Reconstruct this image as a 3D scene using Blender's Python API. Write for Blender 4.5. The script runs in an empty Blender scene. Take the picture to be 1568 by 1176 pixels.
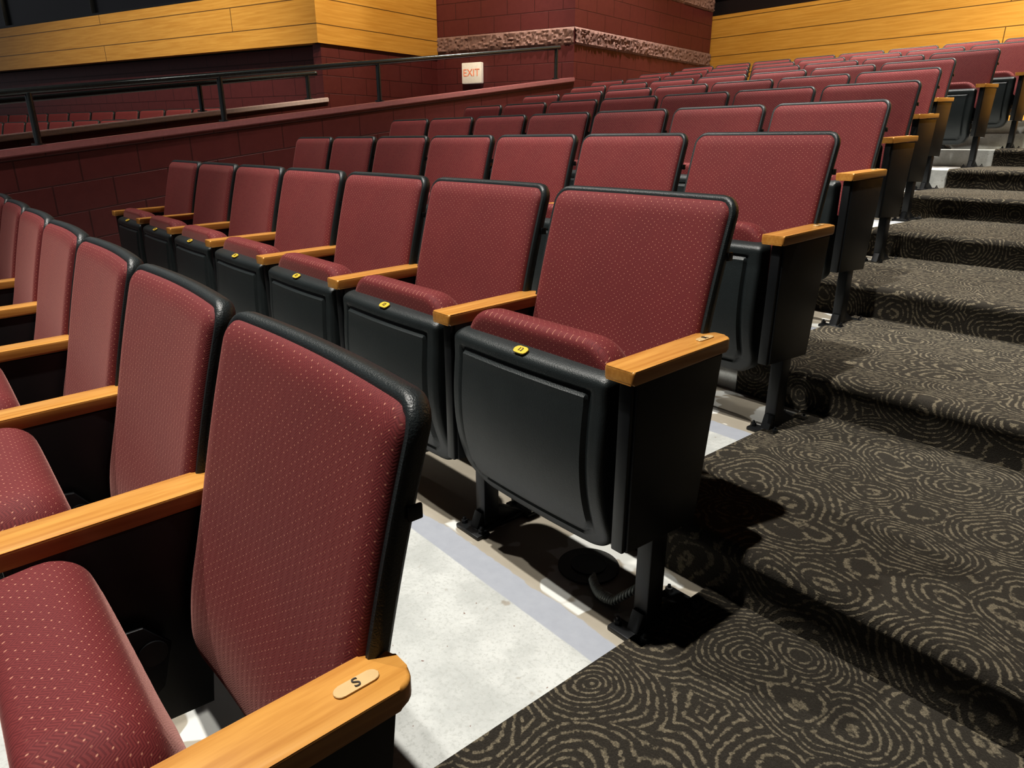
import bpy, bmesh, math, random
from mathutils import Vector, Matrix
random.seed(4)
S=bpy.context.scene
try:
    S.view_settings.view_transform='Standard'
    S.view_settings.look='Medium High Contrast'
except Exception as e:
    print(e)
# ---------------------------------------------------------------- node helpers
def newmat(name):
    m=bpy.data.materials.new(name); m.use_nodes=True
    nt=m.node_tree; b=nt.nodes['Principled BSDF']
    return m,nt,b
def N(nt,t,**k):
    n=nt.nodes.new(t)
    for a,v in k.items(): setattr(n,a,v)
    return n
def MA(nt,op,a,b=None,c=None):
    n=nt.nodes.new('ShaderNodeMath'); n.operation=op
    for i,v in enumerate((a,b,c)):
        if v is None: continue
        if isinstance(v,(int,float)): n.inputs[i].default_value=v
        else: nt.links.new(v,n.inputs[i])
    return n.outputs[0]
def VM(nt,op,a,b=None):
    n=nt.nodes.new('ShaderNodeVectorMath'); n.operation=op
    for i,v in enumerate((a,b)):
        if v is None: continue
        if isinstance(v,(tuple,list)): n.inputs[i].default_value=v
        else: nt.links.new(v,n.inputs[i])
    return n.outputs['Value'] if op in('LENGTH','DOT_PRODUCT','DISTANCE') else n.outputs[0]
def MIX(nt,f,a,b):
    n=nt.nodes.new('ShaderNodeMix'); n.data_type='RGBA'
    for s,v in ((0,f),(6,a),(7,b)):
        if isinstance(v,(int,float)): n.inputs[s].default_value=v
        elif isinstance(v,(tuple,list)): n.inputs[s].default_value=tuple(v)+((1,) if len(v)==3 else ())
        else: nt.links.new(v,n.inputs[s])
    return n.outputs[2]
def NOISE(nt,vec,scale,detail=3,rough=.5,dist=0):
    n=nt.nodes.new('ShaderNodeTexNoise'); n.inputs['Scale'].default_value=scale
    n.inputs['Detail'].default_value=detail; n.inputs['Roughness'].default_value=rough
    n.inputs['Distortion'].default_value=dist
    if vec is not None: nt.links.new(vec,n.inputs['Vector'])
    return n.outputs[0]
def SS(nt,v,a,b):
    n=nt.nodes.new('ShaderNodeMapRange'); n.interpolation_type='SMOOTHSTEP'
    nt.links.new(v,n.inputs[0]); n.inputs[1].default_value=a; n.inputs[2].default_value=b
    return n.outputs[0]
def BUMP(nt,b,h,strength,dist):
    n=nt.nodes.new('ShaderNodeBump'); n.inputs['Strength'].default_value=strength
    n.inputs['Distance'].default_value=dist
    nt.links.new(h,n.inputs['Height']); nt.links.new(n.outputs[0],b.inputs['Normal'])
def UVn(nt): return N(nt,'ShaderNodeUVMap',uv_map='UVMap').outputs[0]
def OBJ(nt): return N(nt,'ShaderNodeTexCoord').outputs['Object']
def SEP(nt,v):
    n=nt.nodes.new('ShaderNodeSeparateXYZ'); nt.links.new(v,n.inputs[0]); return n.outputs
# ---------------------------------------------------------------- materials
def mk_fabric():
    m,nt,b=newmat('burgundy_fabric'); uv=UVn(nt)
    dx,dy=.0175,.0125
    P=VM(nt,'MULTIPLY',uv,(1/dx,1/dy,0))
    def cell(off):
        q=VM(nt,'ADD',P,(off,off,0)); q=VM(nt,'FRACTION',q); q=VM(nt,'SUBTRACT',q,(.5,.5,0))
        q=VM(nt,'MULTIPLY',q,(dx,dy,0)); return VM(nt,'LENGTH',q)
    d=MA(nt,'MINIMUM',cell(.25),cell(.75))
    dot=MA(nt,'SUBTRACT',1,SS(nt,d,.0006,.0013))
    s=SEP(nt,uv)
    tri=MA(nt,'PINGPONG',s[0],.0087)
    zz=MA(nt,'FRACT',MA(nt,'DIVIDE',MA(nt,'ADD',s[1],tri),.0042))
    zz=SS(nt,MA(nt,'ABSOLUTE',MA(nt,'SUBTRACT',zz,.5)),.12,.32)
    c=MIX(nt,zz,(.115,.016,.018),(.175,.029,.029))
    big=NOISE(nt,uv,9,2)
    c=MIX(nt,MA(nt,'MULTIPLY',big,.35),c,(.07,.010,.014))
    rn=NOISE(nt,uv,160,1)
    c=MIX(nt,MA(nt,'MULTIPLY',dot,MA(nt,'MULTIPLY',SS(nt,rn,.3,.55),.75)),c,(.58,.30,.20))
    nt.links.new(c,b.inputs['Base Color']); b.inputs['Roughness'].default_value=.75
    b.inputs['Sheen Weight'].default_value=.20; b.inputs['Sheen Roughness'].default_value=.35
    b.inputs['Sheen Tint'].default_value=(1,.55,.48,1)
    b.inputs['Specular IOR Level'].default_value=.35
    BUMP(nt,b,MA(nt,'ADD',MA(nt,'MULTIPLY',zz,.6),NOISE(nt,uv,600,2)),.3,.0006)
    return m
def mk_plastic():
    m,nt,b=newmat('black_plastic'); o=OBJ(nt)
    n=NOISE(nt,o,420,2)
    c=MIX(nt,NOISE(nt,o,12,3),(.012,.016,.017),(.023,.029,.030))
    nt.links.new(c,b.inputs['Base Color']); b.inputs['Roughness'].default_value=.42
    BUMP(nt,b,n,.55,.0013); return m
def mk_metal():
    m,nt,b=newmat('black_painted_steel'); o=OBJ(nt)
    c=MIX(nt,NOISE(nt,o,30,3),(.005,.006,.007),(.010,.011,.012))
    nt.links.new(c,b.inputs['Base Color']); b.inputs['Roughness'].default_value=.38
    BUMP(nt,b,NOISE(nt,o,300,1),.1,.0004); return m
def mk_wood(name,ca,cb,rough=.3,seams=None,axis=0,coord='uv'):
    m,nt,b=newmat(name); v=UVn(nt) if coord=='uv' else OBJ(nt)
    sc=(2,40,40) if axis==0 else (55,2.6,55)
    g=NOISE(nt,VM(nt,'MULTIPLY',v,sc),1.0,5,.6,.4)
    g2=NOISE(nt,VM(nt,'MULTIPLY',v,tuple(x*.12 for x in sc)),1.0,2,.5,.6)
    c=MIX(nt,SS(nt,g,.3,.7),ca,cb)
    c=MIX(nt,MA(nt,'MULTIPLY',g2,.35),c,tuple(x*.7 for x in ca))
    if seams:
        br=N(nt,'ShaderNodeTexBrick'); nt.links.new(v,br.inputs['Vector'])
        br.offset=.37
        br.inputs['Scale'].default_value=1; br.inputs['Brick Width'].default_value=seams[0]; br.inputs['Row Height'].default_value=seams[1]
        br.inputs['Mortar Size'].default_value=.005; br.inputs['Mortar Smooth'].default_value=.0
        c=MIX(nt,br.outputs['Fac'],c,(.10,.05,.012))
    nt.links.new(c,b.inputs['Base Color']); b.inputs['Roughness'].default_value=rough
    b.inputs['Coat Weight'].default_value=.3; b.inputs['Coat Roughness'].default_value=.2
    return m
def mk_block(name,ca,cb,rough=.45):
    m,nt,b=newmat(name); v=UVn(nt)
    br=N(nt,'ShaderNodeTexBrick'); nt.links.new(v,br.inputs['Vector'])
    br.inputs['Scale'].default_value=1; br.inputs['Brick Width'].default_value=.4; br.inputs['Row Height'].default_value=.2
    br.inputs['Mortar Size'].default_value=.006; br.inputs['Mortar Smooth'].default_value=.4
    c=MIX(nt,NOISE(nt,v,14,4),ca,cb)
    c=MIX(nt,MA(nt,'MULTIPLY',br.outputs['Fac'],.8),c,tuple(x*.45 for x in ca))
    nt.links.new(c,b.inputs['Base Color']); b.inputs['Roughness'].default_value=rough
    h=MA(nt,'SUBTRACT',MA(nt,'MULTIPLY',NOISE(nt,v,90,4),.25),br.outputs['Fac'])
    BUMP(nt,b,h,.5,.005); return m
def mk_carpet():
    m,nt,b=newmat('swirl_carpet'); o=OBJ(nt)
    nv=N(nt,'ShaderNodeTexNoise'); nv.inputs['Scale'].default_value=5.0; nv.inputs['Detail'].default_value=.8
    nt.links.new(o,nv.inputs['Vector'])
    dv=VM(nt,'MULTIPLY',VM(nt,'SUBTRACT',nv.outputs['Color'],(.5,.5,.5)),(.12,.12,.12))
    p=VM(nt,'ADD',o,dv)
    vo=N(nt,'ShaderNodeTexVoronoi'); vo.feature='F1'; vo.inputs['Scale'].default_value=5.4
    nt.links.new(p,vo.inputs['Vector'])
    ring=MA(nt,'SINE',MA(nt,'MULTIPLY',vo.outputs['Distance'],2*math.pi*13))
    br=NOISE(nt,o,70,2,.6)
    f=MA(nt,'ADD',ring,MA(nt,'MULTIPLY',MA(nt,'SUBTRACT',br,.53),5.0))
    f=SS(nt,f,.1,1.0)
    fine=NOISE(nt,o,300,3,.7)
    c=MIX(nt,f,(.034,.030,.025),(.195,.168,.120))
    c=MIX(nt,SS(nt,fine,.42,.62),MIX(nt,.5,c,(.014,.012,.010)),c)
    nt.links.new(c,b.inputs['Base Color']); b.inputs['Roughness'].default_value=.95
    b.inputs['Specular IOR Level'].default_value=.1
    b.inputs['Sheen Weight'].default_value=.16; b.inputs['Sheen Roughness'].default_value=.5
    b.inputs['Sheen Tint'].default_value=(1,.93,.75,1)
    BUMP(nt,b,MA(nt,'ADD',MA(nt,'MULTIPLY',f,.5),fine),.8,.004); return m
def mk_concrete():
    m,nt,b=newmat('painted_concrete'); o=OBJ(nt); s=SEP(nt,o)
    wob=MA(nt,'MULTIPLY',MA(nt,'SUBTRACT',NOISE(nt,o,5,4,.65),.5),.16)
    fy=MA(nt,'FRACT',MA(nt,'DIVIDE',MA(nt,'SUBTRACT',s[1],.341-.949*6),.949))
    white=MIX(nt,SS(nt,NOISE(nt,o,7,6,.7),.35,.7),(.41,.425,.41),(.54,.555,.535))
    white=MIX(nt,MA(nt,'MULTIPLY',SS(nt,NOISE(nt,o,110,4,.75),.5,.62),.4),white,(.32,.33,.31))
    sp2=SS(nt,NOISE(nt,o,13,3,.6),.66,.73)
    white=MIX(nt,MA(nt,'MULTIPLY',sp2,.65),white,(.24,.20,.15))
    sp3=SS(nt,NOISE(nt,o,75,1,.5),.76,.79)
    white=MIX(nt,MA(nt,'MULTIPLY',sp3,.8),white,(.15,.06,.04))
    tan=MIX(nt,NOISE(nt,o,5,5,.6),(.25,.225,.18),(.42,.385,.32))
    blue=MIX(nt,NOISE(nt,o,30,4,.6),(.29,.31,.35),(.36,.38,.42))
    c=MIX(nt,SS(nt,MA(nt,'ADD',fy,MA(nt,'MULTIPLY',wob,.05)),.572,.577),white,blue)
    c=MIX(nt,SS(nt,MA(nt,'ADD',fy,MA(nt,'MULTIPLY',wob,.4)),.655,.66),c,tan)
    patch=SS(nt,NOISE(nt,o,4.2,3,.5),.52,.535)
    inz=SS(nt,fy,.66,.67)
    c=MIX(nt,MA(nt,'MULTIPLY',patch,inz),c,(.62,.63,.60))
    nt.links.new(c,b.inputs['Base Color'])
    r=MA(nt,'SUBTRACT',.55,MA(nt,'MULTIPLY',inz,.2)); nt.links.new(r,b.inputs['Roughness'])
    BUMP(nt,b,NOISE(nt,o,50,4),.15,.002); return m
def mk_simple(name,col,rough=.5,metal=0,noise=.15,scale=40,emis=None):
    m,nt,b=newmat(name); o=OBJ(nt)
    c=MIX(nt,NOISE(nt,o,scale,3),tuple(x*(1-noise) for x in col),tuple(min(1,x*(1+noise)) for x in col))
    nt.links.new(c,b.inputs['Base Color']); b.inputs['Roughness'].default_value=rough; b.inputs['Metallic'].default_value=metal
    if emis:
        b.inputs['Emission Color'].default_value=tuple(emis[0])+(1,); b.inputs['Emission Strength'].default_value=emis[1]
    return m
FAB=mk_fabric(); PLA=mk_plastic(); MET=mk_metal()
ARM=mk_wood('armrest_oak',(.43,.19,.040),(.62,.325,.085),.30,axis=1,coord='obj')
PANEL=mk_wood('maple_wall_panel',(.55,.27,.045),(.68,.37,.080),.42,seams=(7.3,.27))
BLOCK=mk_block('maroon_block',(.090,.018,.018),(.125,.028,.027))
ROUGH=mk_simple('split_face_block',(.21,.12,.10),.8,0,.6,60)
CAP=mk_simple('maroon_cap',(.34,.15,.15),.28)
WCAP=mk_simple('pale_cap',(.70,.57,.55),.5)
RAILM=mk_simple('satin_rail_steel',(.07,.08,.08),.22,.7)
CARPET=mk_carpet(); CONC=mk_concrete()
DARK=mk_simple('dark_void',(.012,.008,.009),.5)
PLATE=mk_simple('floor_box_lid',(.05,.05,.047),.4)
GLASS=mk_simple('booth_dark_glass',(.006,.006,.008),.25)
BRASS=mk_simple('brass_plate',(.62,.44,.22),.35,.2)
YEL=mk_simple('yellow_number_plate',(.60,.42,.05),.35)
INK=mk_simple('engraved_ink',(.03,.025,.02),.5)
GALV=mk_simple('galvanised_conduit',(.40,.43,.40),.35,.2)
CHROME=mk_simple('bolt_steel',(.35,.35,.35),.3,.9)
SIGNW=mk_simple('exit_sign_face',(.75,.69,.60),.4,emis=((1,.88,.75),.15))
SIGNR=mk_simple('exit_sign_red',(.85,.28,.16),.4,emis=((1,.3,.15),.1))
CEIL=mk_simple('ceiling_black',(.03,.03,.03),.9)
# ---------------------------------------------------------------- mesh builder
class MB:
    def __init__(s): s.v=[];s.f=[];s.m=[];s.uv=[];s.mats=[];s.tf=None
    def add(s,bm,mat,uvf=None):
        if mat not in s.mats: s.mats.append(mat)
        mi=s.mats.index(mat); off=len(s.v)
        bmesh.ops.recalc_face_normals(bm,faces=bm.faces[:])
        bm.verts.index_update()
        for v in bm.verts: s.v.append(tuple(s.tf@v.co) if s.tf else tuple(v.co))
        for f in bm.faces:
            s.f.append([v.index+off for v in f.verts]); s.m.append(mi)
            for v in f.verts:
                c=v.co
                if uvf: s.uv.append(uvf(c))
                else:
                    n=f.normal
                    s.uv.append((c.x,c.y) if abs(n.z)>.7 else ((c.x,c.z) if abs(n.y)>abs(n.x) else (c.y,c.z)))
        bm.free()
    def mesh(s,name,ang=40):
        me=bpy.data.meshes.new(name); me.from_pydata(s.v,[],s.f)
        for m in s.mats: me.materials.append(m)
        me.polygons.foreach_set('material_index',s.m)
        me.polygons.foreach_set('use_smooth',[True]*len(s.f))
        uv=me.uv_layers.new(name='UVMap')
        uv.data.foreach_set('uv',[x for p in s.uv for x in p])
        me.update()
        me.set_sharp_from_angle(angle=math.radians(ang))
        return me
    def obj(s,name,ang=40):
        o=bpy.data.objects.new(name,s.mesh(name,ang)); S.collection.objects.link(o); return o
def box(c,sz,bev=.003,seg=2):
    bm=bmesh.new(); bmesh.ops.create_cube(bm,size=1)
    for v in bm.verts: v.co=Vector((v.co.x*sz[0]+c[0],v.co.y*sz[1]+c[1],v.co.z*sz[2]+c[2]))
    if bev: bmesh.ops.bevel(bm,geom=bm.edges[:],offset=bev,segments=seg,affect='EDGES',profile=.5)
    return bm
def cyl(p1,p2,r,n=16,bev=0,r2=None):
    p1=Vector(p1);p2=Vector(p2);d=p2-p1
    bm=bmesh.new(); bmesh.ops.create_cone(bm,cap_ends=True,segments=n,radius1=r,radius2=r if r2 is None else r2,depth=d.length)
    M=Matrix.Translation((p1+p2)/2)@d.to_track_quat('Z','Y').to_matrix().to_4x4()
    bmesh.ops.transform(bm,matrix=M,verts=bm.verts[:]); return bm
def prism(pts,axis,a,b,bev=.004,seg=2):
    bm=bmesh.new()
    def mk(p,t): return (t,p[0],p[1]) if axis=='x' else ((p[0],t,p[1]) if axis=='y' else (p[0],p[1],t))
    A=[bm.verts.new(mk(p,a)) for p in pts]; B=[bm.verts.new(mk(p,b)) for p in pts]; n=len(pts)
    bm.faces.new(A); bm.faces.new(B)
    for i in range(n): bm.faces.new((A[i],A[(i+1)%n],B[(i+1)%n],B[i]))
    if bev:
        es=[e for e in bm.edges if (e.verts[0] in A and e.verts[1] in A) or (e.verts[0] in B and e.verts[1] in B)]
        bmesh.ops.bevel(bm,geom=es,offset=bev,segments=seg,affect='EDGES',profile=.5)
    return bm
def rrect(x0,x1,y0,y1,r0,r1,n=6):
    pts=[]
    for cx,cy,r,a in ((x1-r1,y1-r1,r1,0),(x0+r1,y1-r1,r1,90),(x0+r0,y0+r0,r0,180),(x1-r0,y0+r0,r0,270)):
        for i in range(n+1):
            t=math.radians(a+90*i/n); pts.append((cx+r*math.cos(t),cy+r*math.sin(t)))
    return pts
def rnd(d,R):
    if d>=R: return 0
    return R-math.sqrt(max(0,R*R-(R-d)**2))
def S1(t):
    t=max(0,min(1,t)); return math.sqrt(1-(1-t)**2)
def slab(W,s0,s1,rt,rb,yf,yb,nx,ns,mixc=.75):
    bm=bmesh.new(); F=[];Bk=[]
    def tt(i,n):
        a=i/n; return (1-mixc)*a+mixc*(1-math.cos(math.pi*a))/2
    for i in range(ns+1):
        s=s0+(s1-s0)*tt(i,ns); eb=s-s0; et=s1-s; w=W
        if eb<rb: w=W-rb+math.sqrt(max(0,rb*rb-(rb-eb)**2))
        if et<rt: w=W-rt+math.sqrt(max(0,rt*rt-(rt-et)**2))
        rf=[];rk=[]
        for j in range(nx+1):
            x=-w+2*w*tt(j,nx); px=abs(x)
            if et<rt and px>W-rt: d=rt-math.hypot(px-(W-rt),rt-et)
            elif eb<rb and px>W-rb: d=rb-math.hypot(px-(W-rb),rb-eb)
            else: d=min(W-px,eb,et)
            d=max(0,d)
            rf.append(bm.verts.new((x,yf(x,s,d),s))); rk.append(bm.verts.new((x,yb(x,s,d),s)))
        F.append(rf);Bk.append(rk)
    for i in range(ns):
        for j in range(nx):
            bm.faces.new((F[i][j],F[i][j+1],F[i+1][j+1],F[i+1][j]))
            bm.faces.new((Bk[i][j],Bk[i+1][j],Bk[i+1][j+1],Bk[i][j+1]))
    for j in range(nx):
        bm.faces.new((F[0][j],Bk[0][j],Bk[0][j+1],F[0][j+1]))
        bm.faces.new((F[ns][j],F[ns][j+1],Bk[ns][j+1],Bk[ns][j]))
    for i in range(ns):
        bm.faces.new((F[i][0],F[i+1][0],Bk[i+1][0],Bk[i][0]))
        bm.faces.new((F[i][nx],Bk[i][nx],Bk[i+1][nx],F[i+1][nx]))
    return bm
def textbm(txt,size,M,ext=.0006):
    c=bpy.data.curves.new('t','FONT'); c.body=txt; c.size=size; c.extrude=ext; c.align_x='CENTER'; c.align_y='CENTER'
    o=bpy.data.objects.new('t',c); S.collection.objects.link(o)
    dg=bpy.context.evaluated_depsgraph_get(); me=bpy.data.meshes.new_from_object(o.evaluated_get(dg))
    bm=bmesh.new(); bm.from_mesh(me); bpy.data.objects.remove(o); bpy.data.meshes.remove(me)
    bmesh.ops.transform(bm,matrix=M,verts=bm.verts[:]); return bm
# ---------------------------------------------------------------- theatre seat
XS=.2855
ST=.921
def yb0(s):
    q=(ST-s)/.575; return .209-.18*q+.05*q*q
def conc(x): return -.014*(x/.265)**2+.006
def standard(mb,sx,letter=None,outer=True):
    X=XS*sx
    bm=prism(rrect(X-.0355,X+.0355,-.165,.152,.005,.024),'z',.613,.640,.005,3)
    for v in bm.verts: v.co.z+=v.co.y*.035
    mb.add(bm,ARM)
    mb.add(prism([(-.142,.245),(.082,.235),(.128,.612),(-.142,.608)],'x',X-.010,X+.029,.005),MET)
    mb.add(box((X+.008,-.146,.425),(.030,.014,.36),.003),MET)
    mb.add(box((X+.006,-.032,.15),(.040,.052,.30),.004),MET)
    mb.add(prism([(-.085,.006),(.095,.006),(.005,.055),(-.065,.055)],'x',X-.010,X+.022,.003),MET)
    mb.add(box((X+.006,.006,.005),(.056,.225,.010),.002),MET)
    for yy in (-.085,.098):
        mb.add(box((X+.006,yy,.006),(.10,.044,.012),.003),MET)
        for xx in (-.032,.044):
            mb.add(cyl((X+xx,yy,.012),(X+xx,yy,.022),.009,6),CHROME if yy>0 else MET)
            mb.add(cyl((X+xx,yy,.020),(X+xx,yy,.030),.004,8),MET)
    mb.add(prism([(.05,.36),(.105,.36),(.122,.54),(.07,.56)],'x',X-.012-.012*(sx>0),X+.012+.012*(sx<0),.003),MET)
    if letter:
        bm=prism(rrect(X-.0085,X+.0085,.074,.124,.0084,.0084,8),'z',.6402,.6422,.0006,1)
        for v in bm.verts: v.co.z+=v.co.y*.035
        mb.add(bm,BRASS)
        bm=textbm(letter,.018,Matrix.Translation((X,.099,.6427+.099*.035))@Matrix.Rotation(math.radians(90),4,'Z'))
        mb.add(bm,INK)
def seat_mesh(name,num,letter=None,left=False,tilt=0,cfr=-.128):
    mb=MB()
    uvb=lambda c:(c.x,c.z*1.04)
    mb.add(slab(.266,.345,ST,.042,.07,
        lambda x,s,d: yb0(s)+conc(x)+rnd(d,.007)-.002*(d<.011),
        lambda x,s,d: yb0(s)+conc(x)+.036-rnd(d,.026),44,44),PLA)
    mb.add(slab(.2555,.358,ST-.0105,.032,.058,
        lambda x,s,d: yb0(s)+conc(x)+.001-.018*S1(d/.035)-.014*math.exp(-((s-.47)/.10)**2)*S1(d/.08),
        lambda x,s,d: yb0(s)+conc(x)+.005,44,44),FAB,uvb)
    for sx in (-1,1):
        mb.add(box((sx*.267,yb0(.80)+.016,.80),(.005,.018,.018),.002),MET)
    piv=Vector((0,0,.40))
    mb.tf=Matrix.Translation(piv)@Matrix.Rotation(math.radians(tilt),4,'X')@Matrix.Translation(-piv)
    TP=.607
    def pf(x,s,d):
        t=(s-.18)/.43; y=-.166-.012*math.sin(math.pi*min(1,t*1.2))+.065*max(0,1-t)**3.4
        y+=rnd(d,.014)*.8
        e=TP-s
        if e<.026: y+=.040*(1-math.sqrt(max(0,1-(1-e/.026)**2)))
        if .036<d<.050 : y+=.006*math.sin(math.pi*(d-.036)/.014)
        if d>=.050: y-=.004
        y+=.010*(x/.25)**2
        return y
    mb.add(slab(.249,.18,TP,.026,.085,pf,
        lambda x,s,d: max(-.095+.05*max(0,1-(s-.18)/.43)**3.2,pf(x,s,d)+.004)-.006*(d<.01),64,60,.7),PLA)
    def cf(x,s,d): return cfr+rnd(d,.022)+.03*max(0,1-(s-.23)/.4)**2
    def cb(x,s,d): return -.050-rnd(d,.042)+.024*S1(d/.2)+.03*max(0,1-(s-.23)/.4)**2
    mb.add(slab(.236,.228,.657,.085,.08,cf,cb,40,40),FAB,lambda c:(c.x,c.z-c.y*.8))
    for sx in (-1,1):
        mb.add(prism([(-.10,.27),(.0,.33),(.03,.40),(.0,.45),(-.10,.47)],'x',sx*.232,sx*.243,.002),MET)
        mb.add(cyl((sx*.243,-.055,.35),(sx*.252,-.055,.35),.010,12),CHROME)
    if num:
        Mp=Matrix.Translation((0,-.1535,.6025))@Matrix.Rotation(math.radians(27),4,'X')
        bm=prism(rrect(-.0205,.0205,-.0105,.0105,.0104,.0104,8),'z',-.001,.0025,.0008,1)
        bmesh.ops.transform(bm,matrix=Mp,verts=bm.verts[:]); mb.add(bm,YEL)
        mb.add(textbm(num,.015,Mp@Matrix.Translation((0,0,.003))),INK)
    mb.tf=None
    for sx in (-1,1): mb.add(cyl((sx*.228,.0,.40),(sx*.275,.0,.40),.022,20),MET)
    standard(mb,1,letter)
    if left: standard(mb,-1,None)
    return mb.mesh(name,38)
M_S=seat_mesh('seat_aisle_s',None,'S',tilt=7,cfr=-.156); M_A=seat_mesh('seat_aisle','13','R')
M_M1=seat_mesh('seat_mid_front','12',tilt=4,cfr=-.145)
M_M=seat_mesh('seat_mid','12'); M_L=seat_mesh('seat_end','7',None,True)
P=.571; DX,DY,DZ=-.262,.949,.137
def place(me,x,y,z,rot=0,name='theater_seat'):
    o=bpy.data.objects.new(name,me); o.location=(x,y,z); o.rotation_euler=(0,0,rot); S.collection.objects.link(o); return o
def rowpos(n):
    x=-1.078+DX*(min(n,7)-2)+(-.02*(n-7) if n>7 else 0)
    return x,1.093+DY*(n-2),-1.026+DZ*(n-2)
for n in range(1,11):
    x,y,z=rowpos(n); cnt=7 if n<8 else 8
    for k in range(cnt):
        me=(M_S if n==1 else M_A) if k==0 else (M_L if k==cnt-1 else (M_M1 if n==1 else M_M))
        place(me,x-k*P,y,z)
# ---------------------------------------------------------------- tiered floor
mb=MB()
Y2=.341
for n in range(-1,12):
    z=-1.026+DZ*(n-2); y0=Y2+DY*(n-2); y1=y0+DY
    if n==11: y1+=1.2
    xl=-6.0-.116*(y0-1.5)+.0
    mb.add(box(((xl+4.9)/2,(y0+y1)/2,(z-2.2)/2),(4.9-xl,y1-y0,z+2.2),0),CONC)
floor=mb.obj('floor')
mb=MB()
for n in range(-1,12):
    z=-1.026+DZ*(n-2); y0=Y2+DY*(n-2); y1=y0+DY-.001
    xe=-.776+(-.275)*(min(n,7)-2)+(.12 if n>=6 else 0)
    if n==11: y1+=.7
    prof=[(y0-.012,z-DZ+.002),(y0-.012,z-.03)]
    R=.028
    for i in range(7):
        a=math.pi*(1-i/12.); prof.append((y0-.012-.006+R+R*math.cos(a),z+.012-R+R*math.sin(a)))
    prof+=[(y1-.012,z+.012)]
    bm=bmesh.new()
    low=[(p[0]+.012,p[1]) if i<2 else (p[0]+.006,p[1]-.013) for i,p in enumerate(prof)]
    A=[bm.verts.new((xe,p[0],p[1])) for p in prof]; B=[bm.verts.new((4.88,p[0],p[1])) for p in prof]
    C=[bm.verts.new((xe-.004,p[0],p[1])) for p in low]
    for i in range(len(prof)-1):
        bm.faces.new((A[i],B[i],B[i+1],A[i+1])); bm.faces.new((A[i],A[i+1],C[i+1],C[i]))
    mb.add(bm,CARPET)
mb.obj('floor_aisle_carpet_steps',50)
mb=MB(); mb.add(cyl((-1.03,1.13,-1.026),(-1.03,1.13,-1.020),.078,40),PLATE)
mb.add(cyl((-1.03,1.13,-1.022),(-1.03,1.13,-1.016),.045,32),MET); mb.obj('floor_electrical_box')
path=[]
for i in range(200):
    t=i/199; x=-.98+.14*t; y=1.09-.035*math.sin(t*math.pi); z=-1.012+.05*max(0,t-.7)*3
    path.append((x,y+.011*math.sin(i*.8),z+.011*math.cos(i*.8)))
cu=bpy.data.curves.new('conduit','CURVE'); cu.dimensions='3D'; cu.bevel_depth=.003; cu.bevel_resolution=2
sp=cu.splines.new('POLY'); sp.points.add(len(path)-1)
for i,p in enumerate(path): sp.points[i].co=(*p,1)
cu.materials.append(GALV); o=bpy.data.objects.new('flexible_conduit',cu); S.collection.objects.link(o)
# ---------------------------------------------------------------- knee walls & rails
def wallX(y,off=0): return -5.97-.116*(y-1.55)-off
def capZ(y,off=0): return .08+.133*(y-1.55)+(.085 if off else 0)
def knee(off,y0,y1,capmat,wallname):
    mb=MB(); th=.18
    bm=bmesh.new(); L=math.hypot(1,.116); ys=[y0,y1]; V=[]
    for y in ys:
        c=capZ(y,off); V.append([bm.verts.new((wallX(y,off),y,-2.2)),bm.verts.new((wallX(y,off),y,c-.05)),bm.verts.new((wallX(y,off)-th,y,c-.05)),bm.verts.new((wallX(y,off)-th,y,-2.2))])
    for i in range(4): bm.faces.new((V[0][i],V[0][(i+1)%4],V[1][(i+1)%4],V[1][i]))
    bm.faces.new(V[0]); bm.faces.new(V[1])
    mb.add(bm,BLOCK,lambda c:(c.y*L,c.z-.133*c.y))
    bm=bmesh.new(); V=[]
    for y in ys:
        c=capZ(y,off); V.append([bm.verts.new((wallX(y,off)+.02,y,c-.05)),bm.verts.new((wallX(y,off)+.02,y,c)),bm.verts.new((wallX(y,off)-th-.02,y,c)),bm.verts.new((wallX(y,off)-th-.02,y,c-.05))])
    for i in range(4): bm.faces.new((V[0][i],V[0][(i+1)%4],V[1][(i+1)%4],V[1][i]))
    bm.faces.new(V[0]); bm.faces.new(V[1])
    bmesh.ops.recalc_face_normals(bm,faces=bm.faces[:])
    bmesh.ops.bevel(bm,geom=bm.edges[:],offset=.008,segments=2,affect='EDGES')
    mb.add(bm,capmat)
    return mb.obj(wallname)
knee(0,-3.0,6.55,CAP,'wall_side_low'); knee(1.3,-3.0,3.75,WCAP,'wall_far_low')
def rail(name,off,y0,y1,posts,h=.345):
    mb=MB(); f=lambda y,hh:(wallX(y,off)-.09,y,capZ(y,off)+hh)
    mb.add(cyl(f(y0,h),f(y1,h),.024,16),RAILM)
    for y in posts:
        mb.add(cyl(f(y,-.01),f(y,h),.022,14),RAILM)
        p=f(y,0); mb.add(cyl(p,(p[0],p[1],p[2]+.012),.045,18),RAILM)
    bm=bmesh.new(); bmesh.ops.create_uvsphere(bm,u_segments=14,v_segments=8,radius=.025); bmesh.ops.translate(bm,vec=f(y1,h),verts=bm.verts[:]); mb.add(bm,RAILM)
    return mb.obj(name)
rail('handrail',0,-3,6.35,[-1.2,.78,2.12,3.68,6.3])
rail('handrail',1.3,-3,3.66,[-1.5,.6,2.38,3.56],h=.25)
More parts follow.
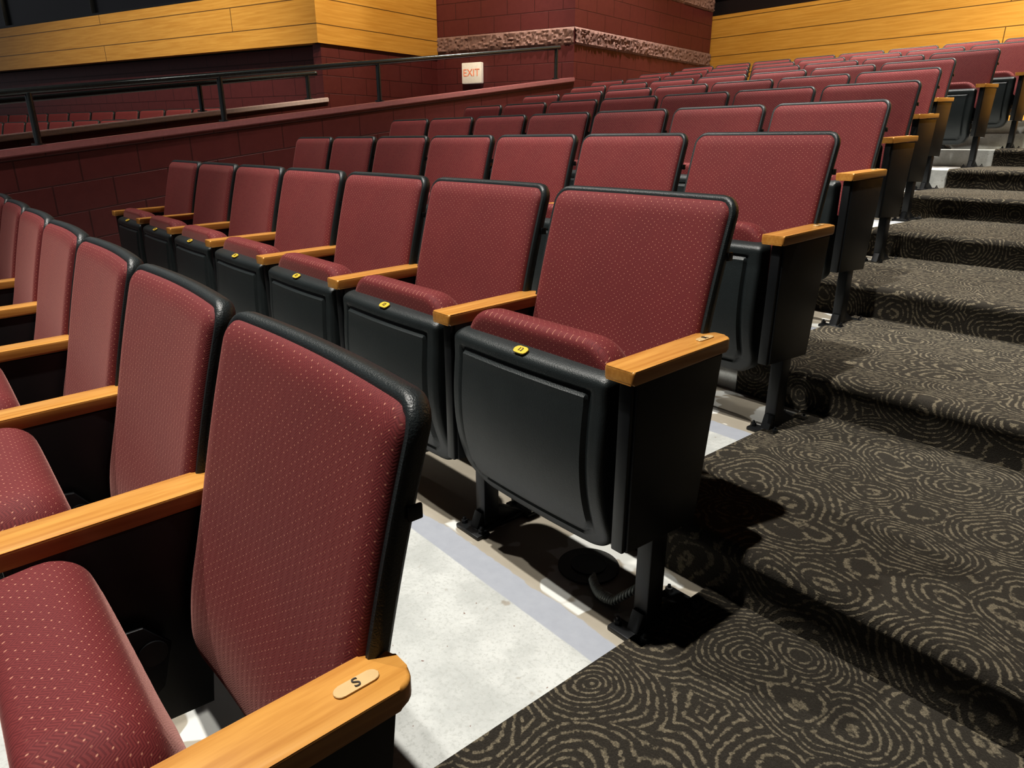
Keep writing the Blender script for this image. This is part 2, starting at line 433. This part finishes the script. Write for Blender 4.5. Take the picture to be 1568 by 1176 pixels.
# ---------------------------------------------------------------- main walls
def W(a,b): return Vector((-.763*a+.647*b,.647*a+.763*b))
def wall(name,pts,z0,z1,mat,th=.15,side=1,mbx=None):
    mb=mbx or MB(); acc=0
    for p,q in zip(pts[:-1],pts[1:]):
        d=(q-p); L=d.length; d=d/L; n=Vector((-d.y,d.x))*side
        bm=bmesh.new()
        a=[p,q,q+n*th,p+n*th]
        lo=[bm.verts.new((v.x,v.y,z0)) for v in a]; hi=[bm.verts.new((v.x,v.y,z1)) for v in a]
        bm.faces.new(lo); bm.faces.new(hi)
        for i in range(4): bm.faces.new((lo[i],lo[(i+1)%4],hi[(i+1)%4],hi[i]))
        mb.add(bm,mat,lambda c,p=p,d=d,acc=acc:(acc+(Vector((c.x,c.y))-p).dot(d)+.13,c.z+.045)); acc+=L
    if mbx is None: return mb.obj(name)
def roughband(mb,p,q,z0,z1,out=.02,side=-1):
    d=q-p;L=d.length;d=d/L;n=Vector((-d.y,d.x))*side
    nx=int(L/.022);nz=9; bm=bmesh.new();g=[]
    for i in range(nx+1):
        r=[]
        for k in range(nz+1):
            e=0 if k in(0,nz) else 1
            o=e*(out+random.uniform(-.014,.016)); s=i*L/nx+random.uniform(-.006,.006)*e*(0<i<nx)
            v=p+d*s+n*(o+.001); r.append(bm.verts.new((v.x,v.y,z0+(z1-z0)*k/nz)))
        g.append(r)
    for i in range(nx):
        for k in range(nz): bm.faces.new((g[i][k],g[i+1][k],g[i+1][k+1],g[i][k+1]))
    mb.add(bm,ROUGH)
B0=W(10.89,-1.518)+ (W(10.89,-1.518)-W(9.6,.78)).normalized()*.8
CO=W(9.6,.78); C1=W(12.43,3.22)
mb=MB(); wall('',[B0,CO],-2.2,4.2,BLOCK,.2,1,mb)
for z0 in (.37,1.155,1.955): roughband(mb,B0,CO,z0,z0+.20,side=-1)
mb.obj('wall_left_rear',30)
mb=MB(); wall('',[CO,C1],-2.2,4.2,BLOCK,.2,1,mb)
for z0 in (.37,1.155,1.955): roughband(mb,CO,C1,z0,z0+.20,side=-1)
mb.obj('wall_left_side',30)
yb=C1.y+.02
bk=[Vector((C1.x-.3,yb)),Vector((5.2,yb))]
mb=MB(); wall('',bk,-2.2,1.90,PANEL,.15,1,mb); wall('',[v+Vector((0,.12)) for v in bk],1.90,2.25,DARK,.1,1,mb); wall('',bk,2.25,4.2,PANEL,.15,1,mb)
mb.obj('wall_back')
# booth
K=W(9.0,-2.28); KR=W(10.1+.5,-1.42+.39); KL=W(13.2,-9.77)
mb=MB()
wall('',[K,KR],1.10,2.7,PANEL,.12,1,mb); wall('',[KL,K],1.10,1.70,PANEL,.12,1,mb)
dl=(KL-K).normalized(); dr=(KR-K).normalized()
bm=bmesh.new(); q=[K,KR,KR+dl*9,KL+dr*1.5,KL]
bm.faces.new([bm.verts.new((v.x,v.y,1.11)) for v in q]); mb.add(bm,DARK)
wall('',[KL+dr*.35,K+dr*.35+dl*.12],1.70,2.8,GLASS,.05,1,mb)
wall('',[KL,K],1.70,1.73,MET,.36,1,mb)
for i in range(1,4):
    p=K+dr*.33+dl*(i*2.4); mb.add(box((p.x,p.y,2.25),(.06,.06,1.1),.004),MET)
mb.obj('wall_control_booth')
mb=MB()
k2=K+dr*.06+dl*.03
wall('',[k2,KR+dr*.3+dl*.03],-2.2,1.10,BLOCK,.15,1,mb); wall('',[KL+dr*.25,k2+dr*.19],-2.2,1.10,BLOCK,.15,1,mb)
mb.obj('wall_left')
# exit sign
d=(CO-B0).normalized(); nn=Vector((d.y,-d.x))
sp=B0+d*((CO-B0).length-1.48)
mb=MB()
R=Matrix.Translation((sp.x+nn.x*.05,sp.y+nn.y*.05,.88))@Matrix.Rotation(math.atan2(d.y,d.x),4,'Z')
bm=box((0,0,0),(.31,.07,.26),.01); bmesh.ops.transform(bm,matrix=R,verts=bm.verts[:]); mb.add(bm,SIGNW)
mb.add(textbm('EXIT',.13,R@Matrix.Translation((0,-.037,0))@Matrix.Rotation(math.radians(90),4,'X'),.002),SIGNR)
mb.obj('exit_sign')
# distant section of seats
ang=math.atan2(.349,.937)
rd=Vector((-.937,-.349)); st=W(9.6,-4.1)
for r_ in range(2):
    for k in range(13):
        p=st+rd*(k*P)+Vector((-.349,.937)).normalized()*(-.95*r_)
        place(M_M,p.x,p.y,-.50-.16*r_,ang)
mb=MB()
for r_ in range(2):
    c=st+rd*3.4+Vector((-.349,.937)).normalized()*(-.95*r_+.05)
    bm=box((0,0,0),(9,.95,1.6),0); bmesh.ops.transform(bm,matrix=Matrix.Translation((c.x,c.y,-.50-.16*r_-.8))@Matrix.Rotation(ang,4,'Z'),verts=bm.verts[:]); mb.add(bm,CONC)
mb.obj('floor_left_section')
mb=MB(); mb.add(box((-5,3,-2.25),(34,34,.1),0),CONC); mb.obj('floor_base')
mb=MB(); mb.add(box((-5,3,6.6),(34,34,.1),0),CEIL); mb.obj('ceiling')
mb=MB(); mb.add(box((5.1,3,2),(.15,18,9),0),BLOCK,lambda c:(c.y,c.z)); mb.obj('wall_right')
# ---------------------------------------------------------------- lights
def spot(x,y,z,tx,ty,tz,pw,ang=75,r=.07,blend=.6,col=(1,.955,.89)):  # overhead spots out of view; several are added to brighten walls and seats
    l=bpy.data.lights.new('unseen_spotlight','SPOT'); l.energy=pw; l.spot_size=math.radians(ang); l.spot_blend=blend
    l.shadow_soft_size=r; l.color=col
    o=bpy.data.objects.new('unseen_spotlight',l); o.location=(x,y,z)
    o.rotation_euler=(Vector((tx,ty,tz))-Vector((x,y,z))).to_track_quat('-Z','Y').to_euler(); S.collection.objects.link(o)
spot(-1.5,-.2,5.2,-.8,1.0,-1,1750,62,.06)
spot(-4.4,-.6,5.2,-3.6,.9,-1,950,66)
spot(-.4,4.2,5.6,-.3,4.9,-.6,2300,58,.05)
spot(-4.2,3.2,5.6,-4.2,4.0,-.5,1050,66)
spot(-2.2,5.8,5.8,-2.4,6.6,-.2,900,60)
spot(-1.4,8.2,6.0,-1.6,8.4,0,1700,70)
spot(-5.2,6.4,6.0,-5.2,7.2,0,1900,70)
spot(-5.6,3.9,4.8,-8.6,5.2,.8,1000,70,col=(1,.88,.68))  # added wash to brighten booth fascia and the block wall below
spot(-6.0,7.8,5.2,-8.0,6.2,1.2,400,80,col=(1,.88,.76))  # added to lift the left rear block wall
spot(-4.6,8.0,5.0,-4.6,10.6,1.4,750,100,col=(1,.90,.72))  # added wash for the wood back wall
spot(-.5,8.0,5.0,-.5,10.6,1.2,1200,100,col=(1,.86,.60))  # added warm wash, right part of the back wall
spot(-8.0,.8,5.2,-11.5,3.2,1.2,600,80,col=(1,.88,.68))  # added wash along the left face of the booth
spot(-7.5,-1.0,5.2,-10.5,1.5,-.5,900,70)  # added to brighten the distant seats
w=bpy.data.worlds.new('world'); S.world=w; w.use_nodes=True
w.node_tree.nodes['Background'].inputs[0].default_value=(.9,.93,1,1); w.node_tree.nodes['Background'].inputs[1].default_value=.19
# ---------------------------------------------------------------- camera
th=math.atan(371/1060); h=Vector((-.7627,.6468,0)); r=Vector((.6468,.7627,0))
F=h*math.cos(th)-Vector((0,0,1))*math.sin(th); U=h*math.sin(th)+Vector((0,0,1))*math.cos(th)
cam=bpy.data.cameras.new('camera'); cam.sensor_width=36; cam.lens=36*1060/1568; cam.clip_start=.02
co=bpy.data.objects.new('camera',cam); S.collection.objects.link(co)
co.matrix_world=Matrix(((r.x,U.x,-F.x,0),(r.y,U.y,-F.y,0),(r.z,U.z,-F.z,0),(0,0,0,1)))
S.camera=co
